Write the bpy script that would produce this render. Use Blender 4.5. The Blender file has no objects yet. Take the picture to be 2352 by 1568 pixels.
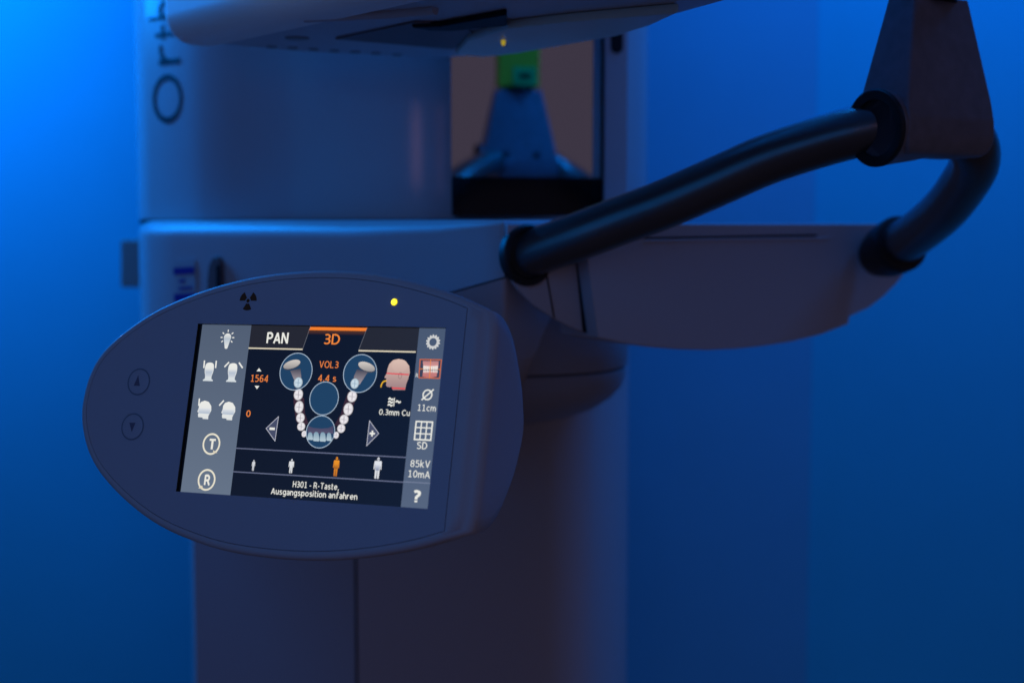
import bpy, bmesh, math, random
from mathutils import Vector, Matrix
from mathutils.geometry import tessellate_polygon
random.seed(4)
S = bpy.context.scene
COL = S.collection
R = math.radians

# ------------------------------------------------------------------ camera
K = 0.72 / 2352.0                      # 50 mm lens on 36 mm film; pixels of a 2352 x 1568 sheet
TILT = math.atan((784 - 510) * K)
CAM = Vector((0, 0, 1.5))
CF = Vector((0, math.cos(TILT), -math.sin(TILT)))
CX = Vector((1, 0, 0))
CU = Vector((0, math.sin(TILT), math.cos(TILT)))
cam = bpy.data.cameras.new('camera')
cam.lens = 50; cam.sensor_width = 36; cam.clip_start = 0.02; cam.clip_end = 100
cam.dof.use_dof = True; cam.dof.focus_distance = 0.775; cam.dof.aperture_fstop = 5.2
co = bpy.data.objects.new('camera', cam); COL.objects.link(co)
co.location = CAM; co.rotation_euler = (R(90) - TILT, 0, 0)
S.camera = co

# ------------------------------------------------------------------ world, lamps, exposure
w = bpy.data.worlds.new('World'); S.world = w; w.use_nodes = True
bg = w.node_tree.nodes['Background']
bg.inputs[0].default_value = (0.058, 0.046, 0.072, 1)
wn = w.node_tree; wt = wn.nodes.new('ShaderNodeTexCoord'); wd_ = wn.nodes.new('ShaderNodeVectorMath'); wd_.operation = 'DOT_PRODUCT'
wd_.inputs[1].default_value = (0.55, -0.83, 0.05); wr = wn.nodes.new('ShaderNodeMapRange'); wr.interpolation_type = 'SMOOTHSTEP'
wr.inputs[1].default_value = 0.1; wr.inputs[2].default_value = 1.0; wr.inputs[3].default_value = 0.26; wr.inputs[4].default_value = 0.88
wn.links.new(wt.outputs['Generated'], wd_.inputs[0]); wn.links.new(wd_.outputs['Value'], wr.inputs[0]); wn.links.new(wr.outputs[0], bg.inputs[1])
S.view_settings.view_transform = 'Standard'; S.view_settings.look = 'None'
S.view_settings.exposure = 0; S.view_settings.gamma = 1; S.view_settings.use_curve_mapping = False

def lamp(name, loc, aim, sx, sy, power, color):
    l = bpy.data.lights.new(name, 'AREA'); l.shape = 'RECTANGLE'; l.size = sx; l.size_y = sy
    l.energy = power; l.color = color
    o = bpy.data.objects.new(name, l); COL.objects.link(o); o.location = loc
    o.rotation_euler = (Vector(aim) - Vector(loc)).to_track_quat('-Z', 'Y').to_euler()
    o['kind'] = 'helper'
    return o
BLUE = (0.0, 0.232, 1.0)
lamp('blue_wall_lamp', (-0.78, 1.46, 2.02), (-0.66, 1.62, 1.6), 0.4, 0.06, 4.4, (0.0, 0.275, 1.0))
lamp('blue_ceiling_strip', (0.45, 1.25, 2.40), (0.45, 1.62, 1.5), 1.4, 0.08, 15.0, BLUE)
lamp('blue_room_lamp', (-0.45, 0.10, 1.75), (0.0, 1.3, 1.5), 0.6, 0.6, 1.2, (0.0, 0.28, 1.0))
lamp('blue_side_lamp', (-0.80, 1.38, 1.93), (-0.10, 1.05, 1.48), 0.14, 0.40, 5.2, BLUE)
lamp('warm_fill_lamp', (1.10, -0.60, 1.6), (0.2, 1.0, 1.45), 0.5, 0.9, 0.02, (1.0, 0.50, 0.42))  # added dim warm fill from the front right, source unseen
lamp('housing_fill_lamp', (-1.30, 0.60, 1.86), (-0.16, 0.86, 1.82), 0.08, 0.08, 0.11, (1.0, 0.85, 0.72)).data.spread = R(16)  # added narrow beam that brightens the sensor housing, no such source known
lamp('warm_streak_lamp', (-0.30, -0.70, 1.66), (-0.09, 1.16, 1.57), 0.040, 0.16, 0.11, (1.0, 0.45, 0.40))  # added slit behind the camera, makes the warm streak on the column
lamp('pink_streak_lamp', (-0.18, -0.70, 1.74), (-0.06, 1.16, 1.60), 0.012, 0.36, 0.05, (1.0, 0.42, 0.62))  # second added slit, makes the thin pink streak on the column

# ------------------------------------------------------------------ coordinates
def U(px, py, D):
    return CAM + D * (CF + CX * ((px - 1176) * K) + CU * ((784 - py) * K))
def XY(px, D, py=510):
    p = U(px, py, D); return Vector((p.x, p.y))
def ZY(py, D):
    return U(1176, py, D).z
def ray(px, py):
    return CF + CX * ((px - 1176) * K) + CU * ((784 - py) * K)
def hit(px, py, P, n):
    d = ray(px, py); t = (P - CAM).dot(n) / d.dot(n); return CAM + d * t
def lin(c):
    o = []
    for v in c:
        v /= 255.0
        o.append(v / 12.92 if v <= 0.04045 else ((v + 0.055) / 1.055) ** 2.4)
    return tuple(o)

# ------------------------------------------------------------------ materials
def mat(name, base, rough=0.4, spec=0.5, noise=0.0, scale=200.0, bump=0.0, metal=0.0, rvar=0.0, coat=0.0):
    m = bpy.data.materials.new(name); m.use_nodes = True
    nt = m.node_tree; b = nt.nodes['Principled BSDF']
    b.inputs['Base Color'].default_value = (*base, 1); b.inputs['Roughness'].default_value = rough
    b.inputs['Specular IOR Level'].default_value = spec; b.inputs['Metallic'].default_value = metal
    b.inputs['Coat Weight'].default_value = coat; b.inputs['Coat Roughness'].default_value = 0.08 if coat < .5 else 0.24
    if noise or bump or rvar:
        tc = nt.nodes.new('ShaderNodeTexCoord')
        n = nt.nodes.new('ShaderNodeTexNoise'); n.inputs['Scale'].default_value = scale
        n.inputs['Detail'].default_value = 5; nt.links.new(tc.outputs['Object'], n.inputs['Vector'])
        if noise:
            mx = nt.nodes.new('ShaderNodeMix'); mx.data_type = 'RGBA'
            mx.inputs[6].default_value = (*[c * (1 - noise) for c in base], 1)
            mx.inputs[7].default_value = (*[min(1, c * (1 + noise)) for c in base], 1)
            nt.links.new(n.outputs['Fac'], mx.inputs[0]); nt.links.new(mx.outputs[2], b.inputs['Base Color'])
        if rvar:
            mr = nt.nodes.new('ShaderNodeMapRange'); mr.inputs[3].default_value = rough - rvar; mr.inputs[4].default_value = rough + rvar
            n2 = nt.nodes.new('ShaderNodeTexNoise'); n2.inputs['Scale'].default_value = scale * .12; n2.inputs['Detail'].default_value = 6
            nt.links.new(tc.outputs['Object'], n2.inputs['Vector'])
            nt.links.new(n2.outputs['Fac'], mr.inputs[0]); nt.links.new(mr.outputs[0], b.inputs['Roughness'])
        if bump:
            bp = nt.nodes.new('ShaderNodeBump'); bp.inputs['Strength'].default_value = bump; bp.inputs['Distance'].default_value = 0.0006
            nt.links.new(n.outputs['Fac'], bp.inputs['Height']); nt.links.new(bp.outputs[0], b.inputs['Normal'])
    return m
def glow(name, col, s):
    m = bpy.data.materials.new(name); m.use_nodes = True
    b = m.node_tree.nodes['Principled BSDF']
    b.inputs['Base Color'].default_value = (0.02, 0.02, 0.02, 1)
    b.inputs['Emission Color'].default_value = (*col, 1); b.inputs['Emission Strength'].default_value = s
    return m
M = {}
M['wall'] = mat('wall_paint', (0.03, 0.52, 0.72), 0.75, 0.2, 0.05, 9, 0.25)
M['white'] = mat('white_plastic', (0.46, 0.43, 0.45), 0.38, 0.4, 0.03, 700, 0.10, rvar=.06)
M['panel'] = mat('panel_plastic', (0.46, 0.43, 0.45), 0.48, 0.35, 0.04, 1500, 0.12)
M['bright'] = mat('bright_white_plastic', (0.88, 0.82, 0.76), 0.45, 0.4, 0.02, 300, 0.05)
M['armgrey'] = mat('arm_grey_plastic', (0.30, 0.28, 0.30), 0.45, 0.35, 0.03, 700, 0.10)
M['plate'] = mat('front_foil', (0.42, 0.40, 0.44), 0.42, 0.35, 0.04, 1800, 0.08)
M['column'] = mat('column_paint', (0.42, 0.40, 0.43), 0.34, 0.4, 0.03, 500, 0.0, rvar=.05, coat=0.22)
M['dark'] = mat('black_gap', (0.006, 0.006, 0.008), 0.6, 0.2)
M['letter'] = mat('dark_print', (0.012, 0.012, 0.02), 0.5, 0.3)
M['grip'] = mat('black_grip_plastic', (0.030, 0.027, 0.028), 0.36, 0.8, 0.25, 900, 0.06, rvar=.08, coat=0.7)
M['collar'] = mat('black_collar', (0.010, 0.010, 0.012), 0.5, 0.4)
M['bracket'] = mat('worn_dark_plastic', (0.18, 0.165, 0.19), 0.40, 0.45, 0.28, 110, 0.3, rvar=.14)
M['brown'] = mat('brown_print', (0.12, 0.035, 0.003), 0.5, 0.3)
M['ring'] = mat('button_print', (0.19, 0.21, 0.25), 0.5, 0.3)
M['arrow'] = mat('arrow_print', (0.15, 0.13, 0.18), 0.5, 0.3)
M['mirror'] = mat('mirror_glass', (0.9, 0.9, 0.9), 0.03, 0.5, metal=1.0)
M['blackglass'] = mat('black_glass', (0.003, 0.003, 0.004), 0.12, 0.4)
M['greybox'] = mat('grey_box_plastic', (0.22, 0.22, 0.22), 0.5, 0.3, 0.05, 200)
M['recess'] = mat('brown_recess', (0.16, 0.11, 0.11), 0.5, 0.3, 0.08, 120)
M['grey'] = mat('warm_grey_plastic', (0.55, 0.58, 0.50), 0.4, 0.4, 0.04, 200)
M['led'] = glow('yellow_led', (0.62, 0.52, 0.005), 1.0)
M['ledcore'] = glow('yellow_led_core', (1.0, 0.80, 0.03), 2.4)
M['led2'] = glow('amber_lamp', (0.8, 0.6, 0.03), 0.45)
M['green'] = mat('green_bite_cover', (0.85, 0.52, 0.02), 0.5, 0.3)
M['teal'] = mat('teal_tag', (0.02, 0.55, 0.12), 0.5, 0.3)
M['bluelabel'] = mat('blue_print', (0.03, 0.03, 0.30), 0.5, 0.2)
M['tag'] = mat('pale_label', (0.40, 0.42, 0.46), 0.5, 0.3)

# ------------------------------------------------------------------ object helpers
def put(name, me, m, parent=None, smooth=None, wn_=False):
    if m is not None and not me.materials: me.materials.append(m)
    o = bpy.data.objects.new(name, me); COL.objects.link(o)
    if parent is not None:
        o.parent = parent
        if parent.type == 'EMPTY': o.matrix_parent_inverse = Matrix.Translation(-parent.location)
    if smooth is not None:
        me.polygons.foreach_set('use_smooth', [True] * len(me.polygons))
        me.set_sharp_from_angle(angle=R(smooth))
        if wn_: q = o.modifiers.new('weighted_normals', 'WEIGHTED_NORMAL'); q.keep_sharp = True; q.weight = 100
    return o
def from_bm(name, bm, m, parent=None, smooth=None, fix=True, wn_=False):
    if fix: bmesh.ops.recalc_face_normals(bm, faces=bm.faces[:])
    me = bpy.data.meshes.new(name); bm.to_mesh(me); bm.free()
    return put(name, me, m, parent, smooth, wn_)
def mesh(name, vs, fs, m, parent=None, smooth=None, fix=True):
    bm = bmesh.new(); bv = [bm.verts.new(v) for v in vs]
    for f in fs:
        try: bm.faces.new([bv[i] for i in f])
        except ValueError: pass
    return from_bm(name, bm, m, parent, smooth, fix)
def bevel(bm, r, seg=4, edges=None):
    bmesh.ops.bevel(bm, geom=edges if edges is not None else bm.edges[:], offset=r, segments=seg, profile=0.5, affect='EDGES', clamp_overlap=True)
def extrude_poly(bm, pts, off):
    """closed prism: 3-D polygon pts and the same moved by off"""
    n = len(pts)
    a = [bm.verts.new(p) for p in pts]; b = [bm.verts.new(Vector(p) + off) for p in pts]
    bm.faces.new(a); bm.faces.new(b[::-1])
    for i in range(n):
        j = (i + 1) % n; bm.faces.new((a[j], a[i], b[i], b[j]))
    return a, b
def prism(name, plan, z0, z1, m, parent, bev=0.0, seg=4, smooth=35):
    bm = bmesh.new()
    extrude_poly(bm, [(p[0], p[1], z0) for p in plan], Vector((0, 0, z1 - z0)))
    if bev:
        bmesh.ops.recalc_face_normals(bm, faces=bm.faces[:])
        es = [e for e in bm.edges if abs(e.verts[0].co.z - e.verts[1].co.z) < 1e-6]
        bevel(bm, bev, seg, es)
    return from_bm(name, bm, m, parent, smooth, wn_=True)
def slab(name, pts, off, m, parent, bev=0.0, seg=3, smooth=35):
    bm = bmesh.new(); extrude_poly(bm, pts, off)
    if bev:
        bmesh.ops.recalc_face_normals(bm, faces=bm.faces[:])
        bevel(bm, bev, seg)
    return from_bm(name, bm, m, parent, smooth, wn_=True)
def spline(pts, n):
    """Catmull-Rom through pts (Vectors), n samples per span"""
    P = [Vector(p) for p in pts]; out = []
    for i in range(len(P) - 1):
        p0 = P[max(i - 1, 0)]; p1 = P[i]; p2 = P[i + 1]; p3 = P[min(i + 2, len(P) - 1)]
        for k in range(n):
            t = k / n
            out.append(0.5 * ((2 * p1) + (p2 - p0) * t + (2 * p0 - 5 * p1 + 4 * p2 - p3) * t * t + (3 * p1 - p0 - 3 * p2 + p3) * t ** 3))
    out.append(P[-1]); return out
def tube(name, path, rad, m, parent, seg=40):
    vs = []; fs = []; up = Vector((0, 0, 1)); n = len(path)
    for i, p in enumerate(path):
        t = (path[min(i + 1, n - 1)] - path[max(i - 1, 0)]).normalized()
        a = t.cross(up).normalized(); b = a.cross(t)
        r = rad[i] if isinstance(rad, list) else rad
        for k in range(seg):
            q = 2 * math.pi * k / seg; vs.append(p + (a * math.cos(q) + b * math.sin(q)) * r)
    for i in range(n - 1):
        for k in range(seg):
            j = (k + 1) % seg; fs.append((i * seg + k, i * seg + j, (i + 1) * seg + j, (i + 1) * seg + k))
    fs.append(tuple(range(seg))); fs.append(tuple((n - 1) * seg + k for k in range(seg)))
    return mesh(name, vs, fs, m, parent, 40)
def lathe(name, c, axis, prof, m, parent, seg=48):
    """prof: (distance along axis, radius)"""
    axis = axis.normalized(); path = [c + axis * d for d, r in prof]; vs = []; fs = []
    a = axis.cross(Vector((0, 0, 1)) if abs(axis.z) < .9 else Vector((1, 0, 0))).normalized(); b = a.cross(axis)
    for p, (d, r) in zip(path, prof):
        for k in range(seg):
            q = 2 * math.pi * k / seg; vs.append(p + (a * math.cos(q) + b * math.sin(q)) * r)
    n = len(prof)
    for i in range(n - 1):
        for k in range(seg):
            j = (k + 1) % seg; fs.append((i * seg + k, i * seg + j, (i + 1) * seg + j, (i + 1) * seg + k))
    fs.append(tuple(range(seg))); fs.append(tuple((n - 1) * seg + k for k in range(seg)))
    return mesh(name, vs, fs, m, parent, 35)
def arc_(cx, cy, rx, ry, a0, a1, n=22): return [(cx + rx * math.cos(R(a0 + (a1 - a0) * i / n)), cy + ry * math.sin(R(a0 + (a1 - a0) * i / n))) for i in range(n + 1)]
def spl_(*p): return [tuple(q) for q in spline([Vector(q) for q in p], 5)]
_P = [[(0, 0), (0, 1)], [(0, .935), (.25, .935)] + arc_(.25, .70, .23, .235, 90, -90) + [(0, .465)]]
_hump = lambda x, w: spl_((x, .42), (x + .06, .58), (x + .2, .665), (x + w - .07, .60), (x + w, .43)) + [(x + w, 0)]
FONT = {
 'P': _P, 'R': _P + [[(.25, .465), (.36, .39), (.56, 0)]], 'A': [[(0, 0), (.31, .97)], [(.31, .97), (.62, 0)], [(.11, .31), (.51, .31)]],
 'N': [[(0, 0), (0, 1)], [(0.01, .97), (.54, .03)], [(.55, 0), (.55, 1)]], 'H': [[(0, 0), (0, 1)], [(.54, 0), (.54, 1)], [(0, .52), (.54, .52)]],
 'D': [[(0, 0), (0, 1)], [(0, .935), (.2, .935)] + arc_(.2, .5, .38, .435, 90, -90) + [(0, .065)]], 'V': [[(0, 1), (.3, .03)], [(.3, .03), (.6, 1)]],
 'O': [arc_(.36, .5, .35, .45, 0, 360, 40)], 'L': [[(0, 1), (0, .065), (.48, .065)]], 'T': [[(0, .935), (.62, .935)], [(.31, 0), (.31, .935)]],
 'C': [arc_(.37, .5, .35, .44, 46, 314, 30)], 'S': [spl_((.50, .87), (.28, .94), (.07, .83), (.08, .64), (.28, .52), (.50, .39), (.51, .18), (.28, .06), (.02, .13))],
 '0': [arc_(.27, .5, .25, .44, 0, 360, 34)], '1': [[(.27, 0), (.27, 1)], [(.27, .93), (.04, .86)], [(.04, .065), (.50, .065)]],
 '3': [arc_(.23, .725, .23, .21, 135, -90), [(.12, .515), (.25, .515)], arc_(.23, .29, .26, .225, 90, -140)],
 '4': [[(.42, 0), (.42, 1)], [(.41, .95), (.03, .29)], [(-.01, .27), (.58, .27)]],
 '5': [[(.46, .935), (.08, .935), (.07, .54)], spl_((.07, .55), (.24, .60), (.44, .50), (.49, .33), (.42, .13), (.22, .06), (0, .10))],
 '6': [arc_(.28, .31, .24, .25, 0, 360, 30), spl_((.04, .33), (.06, .62), (.18, .86), (.34, .935), (.47, .90))],
 '8': [arc_(.27, .735, .215, .20, 0, 360, 28), arc_(.27, .285, .245, .225, 0, 360, 30)],
 'm': [[(0, 0), (0, .73)], _hump(0, .36), _hump(.36, .36)], 'n': [[(0, 0), (0, .73)], _hump(0, .42)], 'h': [[(0, 0), (0, 1.05)], _hump(0, .42)],
 'u': [spl_((0, .73), (0, .40), (.02, .17), (.16, .065), (.32, .12), (.42, .30)), [(.42, 0), (.42, .73)]], 'c': [arc_(.28, .365, .26, .30, 50, 310)],
 's': [spl_((.38, .62), (.21, .67), (.05, .60), (.08, .44), (.22, .37), (.37, .28), (.37, .12), (.2, .06), (.0, .11))],
 'k': [[(0, 0), (0, 1.05)], [(.40, .73), (.02, .36)], [(.10, .42), (.46, 0)]], 'r': [[(0, 0), (0, .73)], spl_((0, .40), (.07, .58), (.18, .66), (.30, .655))],
 'a': [[(.42, 0), (.42, .42)], spl_((.05, .62), (.2, .67), (.36, .60), (.42, .42)), spl_((.42, .40), (.2, .39), (.04, .28), (.05, .11), (.18, .055), (.36, .13), (.42, .28))],
 'e': [[(.03, .38), (.51, .38)], arc_(.27, .365, .25, .30, 2, 318)], 'o': [arc_(.27, .365, .25, .30, 0, 360, 30)],
 'g': [arc_(.24, .365, .23, .30, 0, 360, 30), spl_((.47, .73), (.47, .3), (.46, -.05), (.37, -.19), (.22, -.225), (.06, -.17))],
 'p': [[(0, -.28), (0, .73)], arc_(.24, .365, .23, .30, 0, 360, 30)], 'i': [[(0, 0), (0, .73)], [(0, .88), (0, 1.03)]],
 't': [spl_((.12, .95), (.12, .5), (.12, .24), (.17, .08), (.35, .065)), [(0, .67), (.35, .67)]], 'f': [spl_((.12, 0), (.12, .5), (.12, .8), (.19, .96), (.37, .985)), [(0, .67), (.34, .67)]],
 '-': [[(0, .37), (.28, .37)]], ',': [[(.08, .15), (.02, -.17)]], '.': [[(.04, 0), (.04, .16)]],
 '?': [spl_((.02, .86), (.2, .935), (.42, .85), (.42, .66), (.27, .49), (.21, .38), (.21, .25)), [(.21, 0), (.21, .16)]],
}
def strip(pts, wd, vs, fs):
    """constant-width band along a 2-D polyline with mitred corners"""
    P = [Vector(q) for q in pts]; n = len(P); closed = (P[0] - P[-1]).length < 1e-4; k = len(vs)
    for i in range(n):
        a = P[i - 1] if i > 0 else (P[-2] if closed else None); b = P[i + 1] if i < n - 1 else (P[1] if closed else None)
        d1 = (P[i] - a).normalized() if a is not None else None; d2 = (b - P[i]).normalized() if b is not None else None
        d1 = d1 or d2; d2 = d2 or d1
        m_ = (d1 + d2).normalized(); nn = Vector((-m_.y, m_.x)); h = wd / 2 / max(.5, nn.dot(Vector((-d1.y, d1.x))))
        vs += [P[i] + nn * h, P[i] - nn * h]
    for i in range(n - 1): fs.append((k + 2 * i, k + 2 * i + 1, k + 2 * i + 3, k + 2 * i + 2))
def glyphs(text, weight=0.0):
    """drawn letters: 2-D points and faces, cap height 1, starting at x = 0; also the width"""
    wd = .118 + weight * 3.2; x = 0; vs = []; fs = []
    for ch in text:
        if ch == ' ': x += .34; continue
        k = len(vs); g = FONT[ch]; right = max(q[0] for st in g for q in st)
        for st in g: strip(st, wd, vs, fs)
        for i in range(k, len(vs)): vs[i] = Vector((vs[i].x + x, vs[i].y))
        x += right + .24
    x0 = min(v.x for v in vs); x1 = max(v.x for v in vs)
    return [Vector((v.x - x0, v.y)) for v in vs], fs, x1 - x0

# ------------------------------------------------------------------ setting: the wall
wy = U(1176, 784, 1.62).y
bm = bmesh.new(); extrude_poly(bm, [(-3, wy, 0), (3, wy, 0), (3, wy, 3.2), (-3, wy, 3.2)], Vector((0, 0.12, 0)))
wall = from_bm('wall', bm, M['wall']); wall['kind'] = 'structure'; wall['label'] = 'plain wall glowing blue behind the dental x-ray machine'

M['shade_strip'] = mat('shade_strip_paint', (0.09, 0.43, 0.63), 0.7, 0.2, 0.05, 9, 0.2)  # soft column shade on the wall, put into a thin sheet's darker colour
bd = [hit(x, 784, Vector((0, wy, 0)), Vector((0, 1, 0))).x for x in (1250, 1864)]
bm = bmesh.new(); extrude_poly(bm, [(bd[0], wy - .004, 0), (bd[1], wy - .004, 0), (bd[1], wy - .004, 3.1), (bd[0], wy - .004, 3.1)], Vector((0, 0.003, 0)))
shade_strip = from_bm('wall_shade_strip', bm, M['shade_strip']); shade_strip['kind'] = 'structure'; shade_strip['label'] = 'upright strip of shade on the blue wall behind the machine column, built as a thin sheet'

# ------------------------------------------------------------------ the machine
root = bpy.data.objects.new('dental_xray_machine', None); COL.objects.link(root)
root.location = (-0.09, 1.36, 0)
root['label'] = 'white dental x-ray machine with tilted touchscreen and black tubular hand grip before blue wall'
root['category'] = 'x-ray machine'
def lab(o, t): o['label'] = t; return o

# lower column: two panels and a chamfer
zc0, zc1 = 0.0, 1.44
lowplan = [XY(440, 1.30, 1400), XY(448, 1.292, 1400), XY(815, 1.222, 1400), XY(821, 1.222, 1400), XY(1180, 1.206, 1400), XY(1240, 1.205, 1400), XY(1280, 1.207, 1400), XY(1310, 1.211, 1400), XY(1336, 1.217, 1400), XY(1358, 1.226, 1400), XY(1378, 1.238, 1400), XY(1398, 1.254, 1400), XY(1416, 1.272, 1400), XY(1432, 1.295, 1400), XY(1440, 1.32, 1400), XY(1440, 1.50, 1400), XY(440, 1.50, 1400)]
p = lowplan
left = [p[0], p[1], p[2], p[2] + Vector((0, .02)), Vector((p[2].x, p[-1].y)), p[-1]]
right = [p[3] + Vector((0, .02))] + p[3:-1] + [Vector((p[3].x, p[-1].y))]
lowcol = prism('lower_column', left, zc0, zc1, M['column'], root, 0, smooth=30)
prism('cover_panel', right, zc0, zc1, M['column'], lowcol, 0, smooth=30)
prism('panel_joint', [p[2] + Vector((-.002, .006)), p[3] + Vector((.002, .006)), p[3] + Vector((.002, .03)), p[2] + Vector((-.002, .03))], zc0, zc1, M['dark'], lowcol)

# upper column with bowed front and slanted left flank
flA, flB = (345, 1.232), (432, 1.198)
uq = [(314, 1.30), (315, 1.27), (322, 1.25), flA, flB, (470, 1.187), (560, 1.174), (800, 1.160), (1030, 1.160)]
uplan = [XY(*q, 300) for q in uq]
ur = [XY(1396, 1.164, 300), XY(1440, 1.172, 300), XY(1468, 1.190, 300), XY(1482, 1.215, 300), XY(1486, 1.25, 300), XY(1486, 1.50, 300), XY(314, 1.50, 300)]
mirL, mirR = 1040, 1389
zt, zb_ = 2.3, ZY(503, 1.16)
zm1, zm0 = ZY(60, 1.16), ZY(497, 1.16)
# column body with a rectangular opening for the mirror: body left, body right, strip above and below share one mesh
bm = bmesh.new()
mL, mR = XY(mirL, 1.160, 300), XY(mirR, 1.1635, 300)
back = 1.40
plan_all = uplan + [mL] + [mR] + ur
def ring(z, pl): return [bm.verts.new((q[0], q[1], z)) for q in pl]
zs = [zb_, zm0, zm1, zt]
rg = [ring(z, plan_all) for z in zs]
n = len(plan_all); iL = len(uplan)
for a in range(3):
    for i in range(n):
        j = (i + 1) % n
        if a == 1 and i == iL: continue
        bm.faces.new((rg[a][i], rg[a][j], rg[a + 1][j], rg[a + 1][i]))
bm.faces.new(rg[0][::-1]); bm.faces.new(rg[3])
# walls of the opening
dv = Vector((0, 0.09, 0))
o4 = [rg[1][iL], rg[1][iL + 1], rg[2][iL + 1], rg[2][iL]]
b4 = [bm.verts.new(v.co + dv) for v in o4]
for i in range(4):
    j = (i + 1) % 4; bm.faces.new((o4[i], o4[j], b4[j], b4[i]))
bm.faces.new(b4)
upcol = from_bm('column', bm, M['column'], root, 28)
# thin dark gap under the column cover
prism('column_gap', [q + Vector((0, .004)) for q in uplan + [mL, mR] + ur[:3]] + [XY(1440, 1.3), XY(330, 1.3)], ZY(515, 1.16), zb_, M['dark'], upcol, 0)
# letters up the slanted flank
fa, fb = XY(*flA, 300), XY(*flB, 300)
fd = (fb - fa).normalized(); fn = Vector((fd.y, -fd.x))
def flank_letter(ch, ytop, ybot, x_base, x_top):
    vs, fs, wd = glyphs(ch, -0.006)
    Dm = 1.212
    z0, z1 = ZY(ybot, Dm), ZY(ytop, Dm)
    q0 = hit(x_base, 300, Vector((fa.x, fa.y, 1.5)), Vector((fn.x, fn.y, 0)))
    q1 = hit(x_top, 300, Vector((fa.x, fa.y, 1.5)), Vector((fn.x, fn.y, 0)))
    h = max(v.y for v in vs); lo = min(v.y for v in vs)
    out = []
    for v in vs:
        b = Vector((q0.x, q0.y)).lerp(Vector((q1.x, q1.y)), (v.y - lo) / (h - lo)) + fn * 0.0006
        out.append((b.x, b.y, z0 + (z1 - z0) * v.x / wd))
    return out, fs
lv, lf = [], []
for ch, yt, yb, xb, xt in (('O', 171, 283, 421, 353), ('r', 103, 150, 418, 369), ('t', 59, 92, 419, 362), ('h', 4, 46, 418, 347)):
    a, f = flank_letter(ch, yt, yb, xb, xt); k = len(lv)
    lv += a; lf += [tuple(i + k for i in q) for q in f]
mesh('lettering', lv, lf, M['letter'], upcol, None, False)
# slot at the right of the mirror
slot_pts = []
for k in range(24):
    q = 2 * math.pi * k / 24
    slot_pts.append((1416 + 14 * math.cos(q), 97 + (14 if math.sin(q) > 0 else 14) * math.sin(q) + (12 if math.sin(q) > 0 else -12)))
fp0, fp1 = XY(1396, 1.164, 300), XY(1440, 1.172, 300); dd = (fp1 - fp0).normalized(); nn = Vector((dd.y, -dd.x, 0))
slab('key_slot', [hit(x, y, Vector((*fp0, 1.6)), nn) + nn * .0008 for x, y in slot_pts], -nn * .0005, M['dark'], upcol)

# mirror, turned a little towards the patient's side
e_f = Vector((0.537, -0.844, 0)).normalized(); e_r = Vector((0.844, 0.537, 0)).normalized()
BC = U(2127, 235, 0.885)                 # bracket centre
Mp = hit(1188, 345, Vector((0, mR.y - .016, 0)), Vector((0, 1, 0)))
mn = ((BC - Mp).normalized() + (CAM - Mp).normalized()).normalized()
my0 = zm0 + 0.0315                       # bottom edge of the reflecting part
def mir(x, z): # a point of the mirror plane straight behind the opening
    return Vector((x, Mp.y + (-(x - Mp.x) * mn.x - (z - Mp.z) * mn.z) / mn.y, z))
ma, mb = mL.x + .0002, mR.x - .0028
slab('mirror', [mir(ma, my0), mir(mb, my0), mir(mb, zm1), mir(ma, zm1)], Vector((0, .006, 0)), M['mirror'], root)
mo = COL.objects['mirror']
slab('mirror_base', [mir(ma, zm0 + .0003), mir(mb, zm0 + .0003), mir(mb, my0 - .0002), mir(ma, my0 - .0002)], Vector((0, .03, 0)), M['blackglass'], mo)
slab('mirror_edge', [mir(mb, zm0), mir(mb + .0024, zm0), mir(mb + .0024, zm1), mir(mb, zm1)], Vector((0, .03, 0)), M['dark'], mo)

# wall bracket behind the column's left edge
slab('wall_bracket', [U(x, y, 1.46) for x, y in ((276, 551), (345, 551), (345, 660), (276, 660))], Vector((0, .155, 0)), M['greybox'], root, .002)

# ------------------------------------------------------------------ carriage
ztop = ZY(512, 1.0) + .002
cl = [(318, 1.30), (319, 1.215), (326, 1.19), (345, 1.172), (400, 1.148), (600, 1.088), (800, 1.035), (1000, .984), (1110, .956), (1148, .9475), (1158, .9465), (1166, .950)]
cpl = [XY(*q) for q in cl] + [XY(1480, 1.19), XY(1480, 1.33)]
def zbot(px, D): return ZY(630 + (1180 - px) * 0.28, D) if px < 1180 else ZY(640, D)
dl = cl + [(1480, 1.19), (1480, 1.33)]; nn_ = len(cpl); cr = []
for i in range(nn_):
    e1 = (cpl[i] - cpl[i - 1]).normalized(); e2 = (cpl[(i + 1) % nn_] - cpl[i]).normalized()
    q = Vector((-e1.y - e2.y, e1.x + e2.x)).normalized()
    if q.dot(Vector((0.0, 1.25)) - cpl[i]) < 0: q = -q
    px_ = dl[i][0]; rad_ = .017 if px_ < 900 else max(.004, .017 - .013 * (px_ - 900) / 260)
    if px_ == 1480: rad_ = .002
    cr.append((q, rad_))
cr[-1] = (Vector((0, -1)), .001); lev = []
for k in range(9):
    th_ = (math.pi / 2) * k / 8
    lev.append([(cpl[i].x + cr[i][0].x * cr[i][1] * (1 - math.sin(th_)), cpl[i].y + cr[i][0].y * cr[i][1] * (1 - math.sin(th_)), ztop - cr[i][1] * .8 * (1 - math.cos(th_))) for i in range(nn_)])
lev.append([(q.x, q.y, ztop - .02) for q in cpl])
lev.append([(q.x, q.y, zbot(c[0], c[1])) for q, c in zip(cpl, dl)])
NL = len(lev)
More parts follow.
